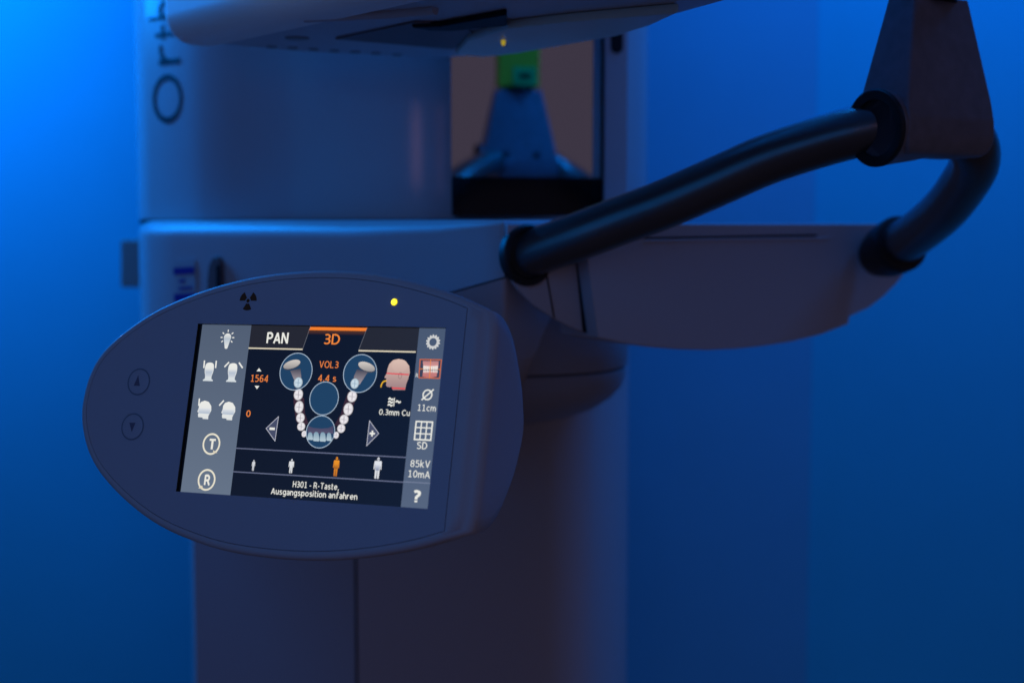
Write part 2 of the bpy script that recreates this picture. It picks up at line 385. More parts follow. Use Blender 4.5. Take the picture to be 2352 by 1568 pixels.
carr = mesh('carriage', [v for r in lev for v in r], [(a * nn_ + i, a * nn_ + (i + 1) % nn_, (a + 1) * nn_ + (i + 1) % nn_, (a + 1) * nn_ + i) for a in range(NL - 1) for i in range(nn_)] + [tuple(range(nn_)), tuple((NL - 1) * nn_ + i for i in range(nn_))], M['white'], root, 40)
q = carr.modifiers.new('weighted_normals', 'WEIGHTED_NORMAL'); q.keep_sharp = True; q.weight = 100

# tapering underside below the carriage seam
cc0 = Vector((0.0, 1.14))
lev = []
for f in (0, .25, .5, .75, 1):
    ring_ = []
    for q, c in zip(cpl, dl):
        zt_ = zbot(c[0], c[1]) - .0012; zb0 = ZY(862, 1.07) if c[0] > 700 else ZY(900, 1.1)
        z = zt_ + (zb0 - zt_) * f; sc_ = 1 - .004 - .30 * f ** 1.3
        ring_.append((cc0.x + (q.x - cc0.x) * sc_, cc0.y + (q.y - cc0.y) * sc_, z))
    lev.append(ring_)
nn_ = len(cpl)
mesh('carriage_underside', [v for r in lev for v in r], [(a * nn_ + i, a * nn_ + (i + 1) % nn_, (a + 1) * nn_ + (i + 1) % nn_, (a + 1) * nn_ + i) for a in range(4) for i in range(nn_)] + [tuple(range(nn_)), tuple(4 * nn_ + i for i in range(nn_))], M['white'], carr, 80)

# bowl under the carriage
def bowl(name, z_r, c, rx, ry, m, parent, ex=2.4, seg=72):
    vs = []; fs = []
    for z, s in z_r:
        for k in range(seg):
            q = 2 * math.pi * k / seg; a, b = math.cos(q), math.sin(q)
            vs.append((c[0] + rx * s * math.copysign(abs(a) ** (2 / ex), a), c[1] + ry * s * math.copysign(abs(b) ** (2 / ex), b), z))
    n = len(z_r)
    for i in range(n - 1):
        for k in range(seg):
            j = (k + 1) % seg; fs.append((i * seg + k, i * seg + j, (i + 1) * seg + j, (i + 1) * seg + k))
    fs.append(tuple(range(seg))); fs.append(tuple((n - 1) * seg + k for k in range(seg)))
    return mesh(name, vs, fs, m, parent, 40)
bc = (-0.02, 1.135)
zz = lambda py: ZY(py, 1.07)
arm = bowl('support_arm', [(ztop - .02, .90), (zz(660), .97), (zz(720), 1.0), (zz(800), 1.0), (zz(849), .985), (zz(852), .98), (zz(854), .965)], bc, .113, .105, M['armgrey'], root)
bowl('arm_cover', [(zz(856), .965), (zz(858), .98), (zz(880), .975), (zz(905), .945), (zz(930), .88), (zz(955), .77), (zz(975), .62), (zz(990), .42), (zz(998), .22), (zz(1000), .05)], bc, .113, .105, M['armgrey'], arm)
bowl('arm_joint', [(zz(850), .955), (zz(860), .955)], bc, .113, .105, M['dark'], arm)

# sticker and latch on the carriage's left face
def onface(px, py, a, b, off=.0):
    A, B = XY(*a), XY(*b); d = (B - A).normalized(); nrm = Vector((d.y, -d.x, 0))
    return hit(px, py, Vector((A.x, A.y, 1.5)), nrm) + nrm * off, nrm
f1, f2 = (400, 1.148), (600, 1.088)
_, fnrm = onface(450, 650, f1, f2)
st = slab('warning_sticker', [onface(x, y, f1, f2, .0009)[0] for x, y in ((402, 600), (449, 596), (452, 700), (404, 700))], -fnrm * .0006, M['tag'], carr)
vs, fs = [], []
for (x0, y0, x1, y1) in ((401, 612, 449, 628), (414, 640, 428, 647), (413, 657, 445, 663), (402, 672, 451, 690)):
    k = len(vs); vs += [onface(x, y, f1, f2, .0013)[0] for x, y in ((x0, y0 + 3), (x1, y0), (x1, y1), (x0, y1 + 3))]; fs.append((k, k + 1, k + 2, k + 3))
mesh('sticker_print', vs, fs, M['bluelabel'], st, None, False)
arch = [(483, 700), (484, 640), (487, 612), (493, 596), (501, 588), (509, 591), (515, 602), (517, 640), (518, 700)]
lt = slab('latch', [onface(x, y, f1, f2, .004)[0] for x, y in arch], -fnrm * .006, M['recess'], carr, .001)
slab('latch_slot', [onface(x, y, f1, f2, .0048)[0] for x, y in ((507, 612), (511, 607), (516, 610), (517, 640), (517, 700), (507, 700))], -fnrm * .0006, M['dark'], lt)

# ------------------------------------------------------------------ patient shield below the hand grip
sL = U(1165, 600, .945); sn = e_f.copy()
arc = [(1166, 622), (1173, 640), (1191, 665), (1226, 700), (1272, 731), (1313, 752), (1357, 770), (1427, 787), (1493, 797), (1558, 802), (1624, 804), (1690, 801), (1755, 794), (1821, 784), (1887, 768), (1950, 744)]
tail = [(1952, 727), (1996, 707), (2031, 680), (2062, 649), (2083, 621), (2099, 597), (2096, 560), (2060, 524), (2030, 514)]
SP = lambda x, y, o=0: hit(x, y, sL, sn) + sn * o
def cut_left(pts, X): return [q for q in pts if q[0] < X]
lp = [(1166, 516)] + cut_left(arc, 1340) + [(1344, 764), (1320, 516)]
shield = slab('patient_shield', [SP(*q) for q in lp][::-1], -sn * .004, M['white'], root, .0008, 2)
rp = [(1338, 514), (1374, 776)] + [q for q in arc if q[0] > 1400] + tail
bm = bmesh.new(); SPp = lambda x, y: hit(x, y, sL + sn * .013, sn)
extrude_poly(bm, [SPp(*q) for q in rp][::-1], -sn * .045)
bmesh.ops.recalc_face_normals(bm, faces=bm.faces[:]); bevel(bm, .0012, 2)
sp2 = from_bm('shield_plate', bm, M['white'], shield, 30, wn_=True)
slab('shield_joint', [SP(x, y, .0004) for x, y in ((1253, 560), (1256, 560), (1257, 634), (1274, 731), (1271, 731), (1254, 634))], -sn * .0003, M['dark'], shield)
slab('shield_joint', [SP(x, y, .0004) for x, y in ((1318, 560), (1342, 560), (1362, 772), (1338, 761))], -sn * .0003, M['dark'], shield)
slab('shield_slot', [hit(x, y, sL + sn * .0134, sn) for x, y in ((1480, 545), (1872, 538), (1880, 540), (1872, 543), (1480, 549))], -sn * .0003, M['dark'], sp2)
tube('slot_lip', [hit(x, y, sL + sn * .0131, sn) for x, y in ((1480, 553), (1700, 549), (1905, 547))], .0005, M['white'], sp2, 10)

# ------------------------------------------------------------------ hand grip
gl = [U(1205, 590, .963), U(1232, 578, .958), U(1325, 545, .948), U(1420, 509, .94), (U(1520, 472, .93)), U(1640, 420, .918), U(1760, 367, .906), U(1880, 327, .894), U(1980, 300, .884), U(2050, 287, .880), U(2150, 285, .885)]
gr = [U(2150, 300, .90), U(2205, 300, .905), U(2234, 332, .915), U(2237, 378, .935), U(2212, 425, .96), U(2172, 478, .992), U(2120, 524, 1.03), U(2068, 560, 1.065), U(2015, 588, 1.10)]
grip = tube('hand_grip', spline(gl, 8), .0162, M['grip'], root)
lab(grip, 'black tubular hand grip')
tube('grip_end', spline(gr, 8), .0162, M['grip'], grip)
def collar(c, ax, prof): return lathe('grip_collar', c, ax, prof, M['collar'], grip)
collar(U(1214, 586, .9525), Vector((-.58, .81, -.05)), [(.0005, .0100), (.0004, .0150), (-.001, .0165), (-.0014, .0195), (-.0004, .0206), (.002, .0208), (.0055, .0205), (.006, .017)])
collar(gr[-2], gr[-1] - gr[-2], [(-.004, .0165), (-.003, .0205), (-.001, .0215), (.004, .0215), (.02, .0205), (.03, .018)])

# ------------------------------------------------------------------ bite block bracket
zT, zB = ZY(4, .885), ZY(369, .885)
bx = Vector((BC.x, BC.y))
er2, ef2 = Vector((e_r.x, e_r.y)), Vector((e_f.x, e_f.y))
secs = []
NS = 40
bm = bmesh.new(); rings = []
for i in range(NS + 1):
    t = i / NS                       # 0 top, 1 bottom
    z = zT + (zB - zT) * t
    u_ = min(t, .62); hw = .0243 + .0215 * u_ + .0035 * math.sin(max(0, t - .62) * 3)
    th = .0112 + .0140 * min(t, .75)
    rr = .0026; pl = []
    if t > .8: hw -= .011 * ((t - .8) / .2) ** 3; th -= .005 * ((t - .8) / .2) ** 3
    for sx, sy in ((1, 1), (-1, 1), (-1, -1), (1, -1)):
        c0 = math.atan2(sy, sx) - math.pi / 4
        for k in range(5):
            q = c0 + (math.pi / 2) * k / 4
            pl.append((sx * (hw - rr) + rr * math.cos(q), sy * (th - rr) + rr * math.sin(q)))
    rings.append([bm.verts.new((*(bx + er2 * a + ef2 * b), z + .008 * max(0, (t - .75) / .25) * max(0, 1 - (a / .034) ** 2))) for a, b in pl])
for i in range(NS):
    for k in range(20):
        j = (k + 1) % 20; bm.faces.new((rings[i][k], rings[i][j], rings[i + 1][j], rings[i + 1][k]))
bm.faces.new(rings[0]); bm.faces.new(rings[-1][::-1])
brk = from_bm('bite_block_holder', bm, M['bracket'], root, 40)
lab(brk, 'tapered worn dark plastic holder joining the hand grip')
la = Vector((-0.85, -0.52, -0.07)).normalized(); lc = U(2023, 294, .868) + la * .004
lathe('holder_sleeve', lc, la, [(-.045, .019), (-.03, .0212), (-.008, .0226), (-.0005, .0236)], M['bracket'], brk)
lathe('holder_collar', lc, la, [(-.0005, .0236), (.0012, .0236), (.0022, .0228), (.0024, .0212), (.0016, .0172), (-.007, .0165), (-.0075, .012)], M['collar'], brk)
# neck and green bite cover above the frame
nk = lathe('neck', Vector((*bx, zT)), Vector((0, 0, 1)), [(-.002, .017), (.0035, .017)], M['dark'], brk)
def bbox(name, c, hr, hf, z0, z1, m, parent, bev=.002):
    pts = [(*(c + er2 * a + ef2 * b), z0) for a, b in ((hr, hf), (-hr, hf), (-hr, -hf), (hr, -hf))]
    return slab(name, pts, Vector((0, 0, z1 - z0)), m, parent, bev)
gb = bbox('bite_block', bx, .0222, .009, zT + .0025, zT + .11, M['green'], brk)
tg = bbox('cover_tag', bx - ef2 * .0095 + er2 * .006, .0125, .0006, zT + .005, zT + .024, M['teal'], gb, 0)
bbox('tag_print', bx - ef2 * .0103 + er2 * .006, .006, .0003, zT + .012, zT + .017, M['dark'], gb, 0)
for a in (-.0165, .0165):
    c = bx + er2 * a - ef2 * .0208
    lathe('holder_screw', Vector((*c, zB + .030)), Vector((-ef2.x, -ef2.y, 0)), [(-.002, .0035), (.001, .0035), (.0014, .003)], M['dark'], brk, 20)

# ------------------------------------------------------------------ rotating scan unit overhead
zr = ZY(135, 1.10)
def G(px, py, dz=0):
    d = ray(px, py); t = (zr - dz - CAM.z) / d.z; q = CAM + d * t; return Vector((q.x, q.y, zr - dz))
A_, C_ = G(378, 97), G(1030, 134)
g2 = G(1440, 68); g3 = G(1660, 8)
dirR = (g3 - g2).normalized(); dirL = (G(800, 4) - G(425, 92)).normalized()
near = .55
aL = G(402, 96); bL = aL + dirL * near
bR = g3 + dirR * .35
planR = [Vector((q.x, q.y)) for q in (bL, aL, G(700, 122), G(1000, 135), G(1070, 132), G(1200, 112), g2, g3, bR)]
bm = bmesh.new(); a, b = extrude_poly(bm, [(q.x, q.y, zr) for q in planR], Vector((0, 0, .5)))
bmesh.ops.recalc_face_normals(bm, faces=bm.faces[:])
bev = [e for e in bm.edges if (e.verts[0] in a and e.verts[1] in a)]
bevel(bm, .006, 4, bev)
rot = from_bm('scan_unit', bm, M['white'], root, 40, wn_=True)
lab(rot, 'rotating scan unit overhead seen from below')
# pale sensor housing: rounded box along the left side
def hull_bar(name, p0, p1, width, h, r, m, parent):
    d = (p1 - p0); d.z = 0; L = d.length; d.normalize(); s = Vector((-d.y, d.x, 0)); s = s if s.x < 0 else -s
    pts = [p0, p1, p1 - s * width, p0 - s * width]
    bm = bmesh.new(); extrude_poly(bm, [Vector((q.x, q.y, zr - .0035)) for q in pts], Vector((0, 0, h)))
    bmesh.ops.recalc_face_normals(bm, faces=bm.faces[:]); bevel(bm, r, 8)
    return from_bm(name, bm, m, parent, 60, wn_=True)
hb0 = aL + dirL * 0 ; hs = Vector((-dirL.y, dirL.x, 0)); hs = hs if hs.x < 0 else -hs
hull_bar('sensor_housing', aL + hs * .012 - dirL * .004, bL + hs * .012, .05, .4, .020, M['bright'], rot)
def under(name, pts, th, m, base=0.0):
    return slab(name, [G(x, y, base) for x, y in pts], Vector((0, 0, -th)), m, rot, min(.002, th * .3), 2)
under('recess_plate', [(770, 86), (955, 47), (1060, 52), (1090, 75), (1042, 110)], .0015, M['recess'])
under('scan_slot', [(945, 50), (1010, 48), (1164, 20), (1164, 46), (1040, 58), (985, 57)], .004, M['dark'])
blk = under('beam_block', [(1046, 108), (1075, 75), (1165, 46), (1300, 30), (1560, 6), (1500, 35), (1420, 62), (1300, 84), (1190, 104), (1110, 113)], .006, M['grey'])
lathe('status_lamp', G(1156, 94, .0062), Vector((0, 0, -1)), [(0, .0015), (.0025, .0013), (.0032, .0007)], M['led2'], blk, 16)
tube('trim_line', [G(x, y, .001) for x, y in ((700, 40), (800, 36), (900, 31), (1000, 22))], .0035, M['white'], rot, 10)
lathe('cover_plug', G(682, 87), Vector((0, 0, -1)), [(0, .0085), (.001, .0082)], M['greybox'], rot, 24)
for k in range(7):
    x = 624 + k * 48
    lathe('cover_screw', G(x, 107 + k * 3.0), Vector((0, 0, -1)), [(0, .004), (.001, .0036)], M['greybox'], rot, 12)

# ------------------------------------------------------------------ control panel (pose solved from its rectangular screen)
Pt = Vector((-0.17258475, -0.00981411, 0.78193737)); r1 = Vector((0.92559707, 0.01806575, -0.37807895))
r2 = Vector((-0.09049355, 0.98045557, -0.17469342)); r3 = Vector((0.36753364, 0.19590942, 0.90914164))
SW, SH = 0.150, 0.09225
def c2w(q): return CX * q.x - CU * q.y + CF * q.z
PO = CAM + c2w(Pt); EU, EV, EW = c2w(r1), c2w(r2), c2w(r3)
def PL(u, v, w=0.0): return PO + EU * u + EV * v + EW * w
def P2(px, py, w=0.0):
    q = hit(px, py, PO + EW * w, EW) - PO; return Vector((q.dot(EU), q.dot(EV)))
def crop4(x, y): return (174.56 + x * 0.44535, 606.4 + y * 0.44535)
seam_px = [(2018, 228), (1900, 180), (1750, 135), (1600, 100), (1450, 78), (1300, 70), (1150, 74), (1000, 88), (850, 115), (700, 155), (560, 205), (420, 268), (300, 345), (200, 425), (130, 505), (85, 600), (62, 690), (53, 765), (60, 850), (85, 945), (130, 1030), (190, 1105), (270, 1185), (370, 1265), (480, 1330), (600, 1380), (720, 1420), (850, 1448), (1000, 1467), (1150, 1478), (1300, 1478), (1450, 1467), (1600, 1447), (1750, 1418), (1899, 1375)]
ctrl = [P2(*crop4(*q)) for q in seam_px]
sp = spline(ctrl, 5)
for _ in range(3): sp = [sp[0]] + [(sp[i - 1] + sp[i] * 2 + sp[i + 1]) / 4 for i in range(1, len(sp) - 1)] + [sp[-1]]
NR = 16
rs = [sp[-1].lerp(sp[0], i / NR) for i in range(1, NR)]
seam = sp + rs                           # closed, goes top right -> left -> bottom right -> up the right side
NA = len(sp); NT = len(seam)
def nrm2(pts, i):
    a, b = pts[(i - 1) % len(pts)], pts[(i + 1) % len(pts)]; t = (b - a).normalized(); return Vector((t.y, -t.x)) 
cen = sum(seam, Vector((0, 0))) / NT
def outn(i):
    if i == 0 or i == NA - 1:
        t = (sp[1] - sp[0]).normalized() if i == 0 else (sp[-1] - sp[-2]).normalized()
        nn = Vector((t.y, -t.x))
    else: nn = nrm2(seam, i) if i < NA else Vector((1, 0))
    if nn.dot(seam[i] - cen) < 0: nn = -nn
    return nn.normalized()
N2 = [outn(i) for i in range(NT)]
tT = (sp[0] - sp[4]).normalized(); tB = (sp[-1] - sp[-5]).normalized()
def shift(d_arc, d_right, w_arc, w_right):
    """ring around the seam: arc side pushed out by d_arc, right side moved right by d_right"""
    out = []
    top = sp[0] + tT * (d_right / max(.3, tT.x)) + N2[0] * d_arc
    bot = sp[-1] + tB * (d_right / max(.3, tB.x)) + N2[NA - 1] * d_arc
    for i in range(NT):
        if i < NA: out.append((seam[i] + N2[i] * d_arc, w_arc))
        else:
            f = (i - NA + 1) / NR; g = (i - NA) / (NT - NA - 1)
            out.append((bot.lerp(top, g) - Vector((d_right * .15 * abs(2 * g - 1) ** 8, 0)), w_right))
    return out
RG = .0002
levels = [shift(RG, RG, .0016, .0016), shift(RG, RG, 0, 0), shift(.0012, .0045, 0, .0002), shift(.0014, .0075, 0, .0012), shift(.0016, .0098, .0, .0028)]
for k in range(1, 7):
    q = (math.pi / 2) * k / 6; levels.append(shift(.0016 + .0030 * math.sin(q), .0098 + .0046 * math.sin(q), .0036 * (1 - math.cos(q)), .0028 + .0055 * (1 - math.cos(q))))
last = levels[-1]
uR = max(q[0].x for q in last); vC = .0475; DEP = .052
for k in range(1, 15):
    f = math.sin((math.pi / 2) * k / 15); g = (1 - f ** 1.9) ** (1 / 1.9)
    ring_ = []
    for i, (q, w0) in enumerate(last):
        ww = w0 + (DEP - w0) * f
        ur_ = uR - (uR - q.x) * (g if i < NA else 1)
        ring_.append((Vector((ur_, vC + (q.y - vC) * g)), ww))
    levels.append(ring_)
vs = [PL(q.x, q.y, ww) for lv_ in levels for q, ww in lv_]; fs = []
for a in range(len(levels) - 1):
    for i in range(NT):
        j = (i + 1) % NT; fs.append((a * NT + i, a * NT + j, (a + 1) * NT + j, (a + 1) * NT + i))
fs.append(tuple((len(levels) - 1) * NT + i for i in range(NT)))
panel = mesh('control_panel', vs, fs, M['panel'], root, 72)
lab(panel, 'egg shaped grey touchscreen control panel with one straight end')
# groove floor and front plate with the screen opening
HO = .0024                               # how deep the screen lies
def plate_mesh(bm, outline, hole, w):
    ov = [bm.verts.new(PL(q.x, q.y, w)) for q in outline]; hv = [bm.verts.new(PL(*q, w)) for q in hole]
    ee = [bm.edges.new((ov[i], ov[(i + 1) % len(ov)])) for i in range(len(ov))] + [bm.edges.new((hv[i], hv[(i + 1) % 4])) for i in range(4)]
    bmesh.ops.triangle_fill(bm, use_beauty=True, use_dissolve=False, edges=ee, normal=-EW)
    return ov, hv
hole = [(0, 0), (SW, 0), (SW, SH), (0, SH)]
bm = bmesh.new()
inset = [seam[i] - N2[i] * .00008 for i in range(NT)]
ov, hv = plate_mesh(bm, inset, hole, -.00005)
n0 = [bm.verts.new(v.co + EW * .0015) for v in ov]
for i in range(NT): bm.faces.new((ov[i], ov[(i + 1) % NT], n0[(i + 1) % NT], n0[i]))
front = from_bm('front_plate', bm, M['plate'], panel)
fr = []
bm = bmesh.new()
a4 = [bm.verts.new(PL(u, v, .0001)) for u, v in hole]; b4 = [bm.verts.new(PL(u, v, HO + .0008)) for u, v in hole]
for i in range(4): bm.faces.new((a4[i], a4[(i + 1) % 4], b4[(i + 1) % 4], b4[i]))
from_bm('screen_frame', bm, M['dark'], panel)

# ---- screen: one mesh, colours of the picture it shows
class Screen:
    def __init__(s): s.v = []; s.f = []; s.c = []
    def w(s, L): return HO - L * .00007
    def tri(s, pts, tris, cols, L):
        k = len(s.v)
        for i, q in enumerate(pts):
            s.v.append(PL(q.x, q.y, s.w(L))); s.c.append(cols[i] if isinstance(cols, list) else cols)
        s.f += [tuple(i + k for i in t) for t in tris]
    def poly(s, pts, col, L, col2=None):
        """pts local; col may fade to col2 from top to bottom"""
        pts = [Vector(q) for q in pts]
        tr = tessellate_polygon([[q.to_3d() for q in pts]])
        if col2 is not None:
            a = min(q.y for q in pts); b = max(q.y for q in pts)
            cc = [tuple(x + (y - x) * (q.y - a) / (b - a) for x, y in zip(lin(col), lin(col2))) for q in pts]
        else: cc = lin(col)
        s.tri(pts, tr, cc, L)
    def line(s, pts, wd, col, L):
        pts = [Vector(q) for q in pts]
        for a, b in zip(pts[:-1], pts[1:]):
            t = (b - a).normalized() * wd * .5; n = Vector((-t.y, t.x))
            e = t * .0 if len(pts) == 2 else t * .8
            s.poly([a - e + n, b + e + n, b + e - n, a - e - n], col, L)
    def ell(s, c, ru, rv, col, L, ang=0, col2=None, n=40):
        ca, sa = math.cos(ang), math.sin(ang); pts = []
        for k in range(n):
            q = 2 * math.pi * k / n; x, y = ru * math.cos(q), rv * math.sin(q); pts.append(Vector((c[0] + x * ca - y * sa, c[1] + x * sa + y * ca)))
        s.poly(pts, col, L, col2)
    def ring(s, c, ru, rv, wd, col, L, a0=0, a1=360, n=56):
        k = len(s.v)
        for i in range(n + 1):
            q = R(a0 + (a1 - a0) * i / n)
            for d in (-wd / 2, wd / 2): s.v.append(PL(c[0] + (ru + d) * math.cos(q), c[1] + (rv + d) * math.sin(q), s.w(L))); s.c.append(lin(col))
        for i in range(n): s.f.append((k + 2 * i, k + 2 * i + 1, k + 2 * i + 3, k + 2 * i + 2))
    def text(s, t, pl, pr, cap, col, L, weight=0.0):
        """t from pixel pl to pixel pr on its baseline, cap = cap height in pixels"""
        vs, fs, wd = glyphs(t, weight); a = Z(*pl); b = Z(*pr); h = (Z(pl[0], pl[1]) - Z(pl[0], pl[1] - cap)).length
        sc = (b.x - a.x) / wd
        s.tri([Vector((a.x + v.x * sc, a.y - v.y * h)) for v in vs], fs, lin(col), L)
def Z(px, py): return P2(px, py, HO)
def cA(x, y): return (395.06 + x * .2988, 716.6 + y * .2988)
def cB(x, y): return (588 + x * .1875, 735 + y * .1875)
def cC(x, y): return (532.9 + x * .21094, 918.75 + y * .21094)
ZA = lambda x, y: Z(*cA(x, y)); ZB = lambda x, y: Z(*cB(x, y)); ZC = lambda x, y: Z(*cC(x, y))
s = Screen()
mm = .001
NAVY, GREY, WHITE, CREAM, ORANGE, LINE = (13, 20, 37), (88, 102, 124), (238, 238, 230), (225, 215, 190), (240, 120, 40), (120, 130, 155)
e = .002
s.poly([(-e, -e), (SW + e, -e), (SW + e, SH + e), (-e, SH + e)], NAVY, 0, (17, 24, 40))
# the left and right button columns
xl = ZA(610, 115).x; xl2 = ZA(448, 1408).x; xl = (xl + xl2) / 2
x0 = (ZA(234, 105).x + ZA(66, 1380).x) / 2
s.poly([(x0, -e), (xl, -e), (xl, SH + e), (x0, SH + e)], (82, 95, 116), 1, (104, 118, 138))
s.poly([(-e, -e), (x0, -e), (x0, SH + e), (-e, SH + e)], (3, 5, 12), 1)
xr = (ZB(2000, 118).x + ZC(1838, 1168).x) / 2
s.poly([(xr, -e), (SW + e, -e), (SW + e, SH + e), (xr, SH + e)], (74, 88, 112), 1, (88, 102, 126))
dv_ = (ZC(1865, 885).y + ZC(2160, 905).y) / 2
s.line([(xr, dv_), (SW, dv_)], .5 * mm, LINE, 2)
# tabs
y1 = (ZB(0, 350).y + ZB(573, 357).y + ZB(1258, 374).y + ZB(1968, 388).y) / 4
tA = ZB(668, 100).x; tA2 = ZB(573, 355).x; tB1 = ZB(1365, 105).x; tB2 = ZB(1258, 370).x
s.poly([(xl, -e), (tA + .0008, -e), (tA2, y1), (xl, y1)], (37, 38, 46), 1)
s.poly([(tB1 + .0008, -e), (xr, -e), (xr, y1), (tB2, y1)], (37, 38, 46), 1)
s.line([(xl, y1), (tA2, y1)], .75 * mm, CREAM, 3); s.line([(tB2, y1), (xr - .0006, y1)], .75 * mm, CREAM, 3)
s.line([(tA, 0), (tA2, y1)], .28 * mm, (105, 108, 118), 3); s.line([(tB1, 0), (tB2, y1)], .28 * mm, (105, 108, 118), 3)
s.poly([(tA, 0.0004), (tB1, 0.0004), (tB1 - .0008, .0021), (tA - .0008, .0021)], (250, 130, 40), 3)
s.poly([(tA - .0008, .0021), (tB1 - .0008, .0021), (tB1 - .002, .0046), (tA - .002, .0046)], (90, 52, 30), 2, NAVY)
s.text('PAN', cB(128, 283), cB(392, 286), 132 * .1875, WHITE, 4, .018)
s.text('3D', cB(832, 296), cB(1024, 298), 126 * .1875, (244, 138, 56), 4, .006)
s.text('VOL3', cB(775, 583), cB(1010, 586), 82 * .1875, (236, 132, 64), 4, .004)
s.text('4.4 s', cB(760, 748), cB(982, 751), 80 * .1875, (236, 132, 64), 4, .008)
s.text('1564', cA(607, 535), cA(738, 537), 54 * .2988, (236, 132, 64), 4, .006)
s.text('0', cA(570, 804), cA(603, 805), 50 * .2988, (236, 132, 64), 4, .012)
s.poly([ZA(652, 455), ZA(689, 456), ZA(671, 430)], WHITE, 4); s.poly([ZA(637, 566), ZA(674, 567), ZA(655, 592)], WHITE, 4)
s.text('0.3mm Cu', cB(1508, 1158), cB(1884, 1172), 70 * .1875, WHITE, 4, .006)
s.text('11cm', cB(1982, 1110), cB(2203, 1115), 80 * .1875, WHITE, 4, .0)
s.text('SD', cC(2013, 530), cC(2124, 533), 78 * .21094, WHITE, 4, .004)
s.text('85kV', cC(1942, 724), cC(2155, 731), 76 * .21094, WHITE, 4, .0)
s.text('10mA', cC(1921, 836), cC(2155, 843), 76 * .21094, WHITE, 4, .0)
s.text('?', cC(1970, 1108), cC(2050, 1112), 128 * .21094, WHITE, 4, .035)
s.text('H301 - R-Taste,', cC(662, 945), cC(1165, 968), 66 * .21094, WHITE, 4, .008)
s.text('Ausgangsposition anfahren', cC(425, 1020), cC(1365, 1080), 66 * .21094, WHITE, 4, .008)
s.text('R', cB(1958, 700), cB(1986, 702), 46 * .1875, WHITE, 4)
# lines
for a, b in (((52, 522), (1885, 622)), ((22, 778), (1858, 890))):
    yy = (ZC(*a).y + ZC(*b).y) / 2; s.line([(xl, yy), (xr, yy)], .55 * mm, (105, 112, 140), 2)
# volume circles
def circ(l, r, t, b, fill=(32, 66, 100)):
    L_, R_, T_, B_ = ZB(*l), ZB(*r), ZB(*t), ZB(*b); c = Vector(((L_.x + R_.x) / 2, (T_.y + B_.y) / 2)); ru = (R_.x - L_.x) / 2; rv = (B_.y - T_.y) / 2
    s.ell(c, ru, rv, fill, 1, n=64); s.ring(c, ru, rv, .38 * mm, (175, 195, 215), 5); return c, ru, rv
circ((298, 635), (691, 625), (515, 405), (470, 857))
circ((1075, 660), (1482, 645), (1300, 423), (1265, 886))
circ((662, 965), (1013, 955), (852, 757), (826, 1161))
c4, ru4, rv4 = circ((618, 1378), (968, 1368), (808, 1172), (790, 1566))
# condyles
def cond(cap, ang, neck):
    s.poly([ZB(*q) for q in neck], (60, 62, 78), 2, (165, 155, 162))
    c = ZB(*cap); s.ell(c, 5.3 * mm, 2.4 * mm, (70, 72, 84), 2, ang); s.ell(c + Vector((0, -.35 * mm)), 5.2 * mm, 2.2 * mm, (216, 208, 200), 3, ang, (150, 146, 146))
cond((440, 550), R(-17), [(420, 620), (545, 590), (556, 690), (545, 760), (482, 760), (450, 690)])
cond((1356, 578), R(17), [(1240, 600), (1370, 640), (1310, 730), (1270, 790), (1200, 780), (1200, 690)])
# gum line and teeth
gum = [(470, 830), (590, 960), (600, 1140), (640, 1260), (560, 1330), (490, 1230), (462, 1000)]
s.poly([ZB(*q) for q in gum], (62, 40, 52), 2)
gum = [(1240, 880), (1210, 1010), (1130, 1190), (1050, 1300), (960, 1290), (1040, 1150), (1080, 1010), (1130, 880)]
s.poly([ZB(*q) for q in gum], (58, 38, 50), 2)
def tooth(x, y, rx, ry, tint=False, ang=0):
    c = ZB(x, y); a = abs(ZB(x + rx, y).x - c.x); b = abs(ZB(x, y + ry).y - c.y)
    base = (190, 208, 220) if tint else (226, 222, 226); mid = (150, 176, 196) if tint else (178, 172, 180)
    s.ell(c, a, b, tuple(int(v * .72) for v in base), 3, ang, n=24); s.ell(c, a * .9, b * .92, base, 4, ang, n=24)
    for dx, dy in ((-.38, -.35), (.36, -.3), (-.3, .38), (.34, .4)): s.ell(c + Vector((dx * a, dy * b)), a * .32, b * .28, tuple(min(255, v + 14) for v in base), 5, ang, n=12)
    s.line([c + Vector((0, -b * .6)), c + Vector((a * .08, b * .6))], a * .16, mid, 6); s.line([c + Vector((-a * .5, 0)), c + Vector((a * .5, b * .05))], a * .10, mid, 6)
for q in ((592, 1392, 32, 42), (985, 1408, 34, 44)): tooth(*q)
for q in ((556, 1302, 50, 54), (547, 1196, 53, 62), (530, 1064, 55, 78), (522, 912, 57, 72), (1046, 1326, 50, 56), (1080, 1216, 56, 60), (1133, 1090, 60, 80), (1180, 935, 60, 72)): tooth(*q)
tooth(520, 765, 55, 68, True); tooth(1212, 777, 53, 66, True)
s.poly([ZB(*q) for q in ((632, 1290), (700, 1318), (800, 1328), (890, 1320), (952, 1290), (950, 1390), (640, 1390))], (64, 66, 96), 4, (92, 86, 112))
for i, (x, wd, y0, y1_) in enumerate(((668, 36, 1372, 1468), (742, 40, 1368, 1484), (822, 40, 1372, 1488), (898, 34, 1378, 1480))):
    pts = [(x - wd * .66, y0 + 16), (x - wd * .3, y0), (x + wd * .35, y0 + 2), (x + wd * .70, y0 + 20), (x + wd * .86, y0 + 55), (x + wd * .95, y1_ - 18), (x + wd * .8, y1_), (x - wd * .85, y1_ - 4), (x - wd * .96, y1_ - 22), (x - wd * .84, y0 + 50)]
    s.poly([ZB(*q) for q in pts], (128, 160, 180), 5, (186, 206, 216))
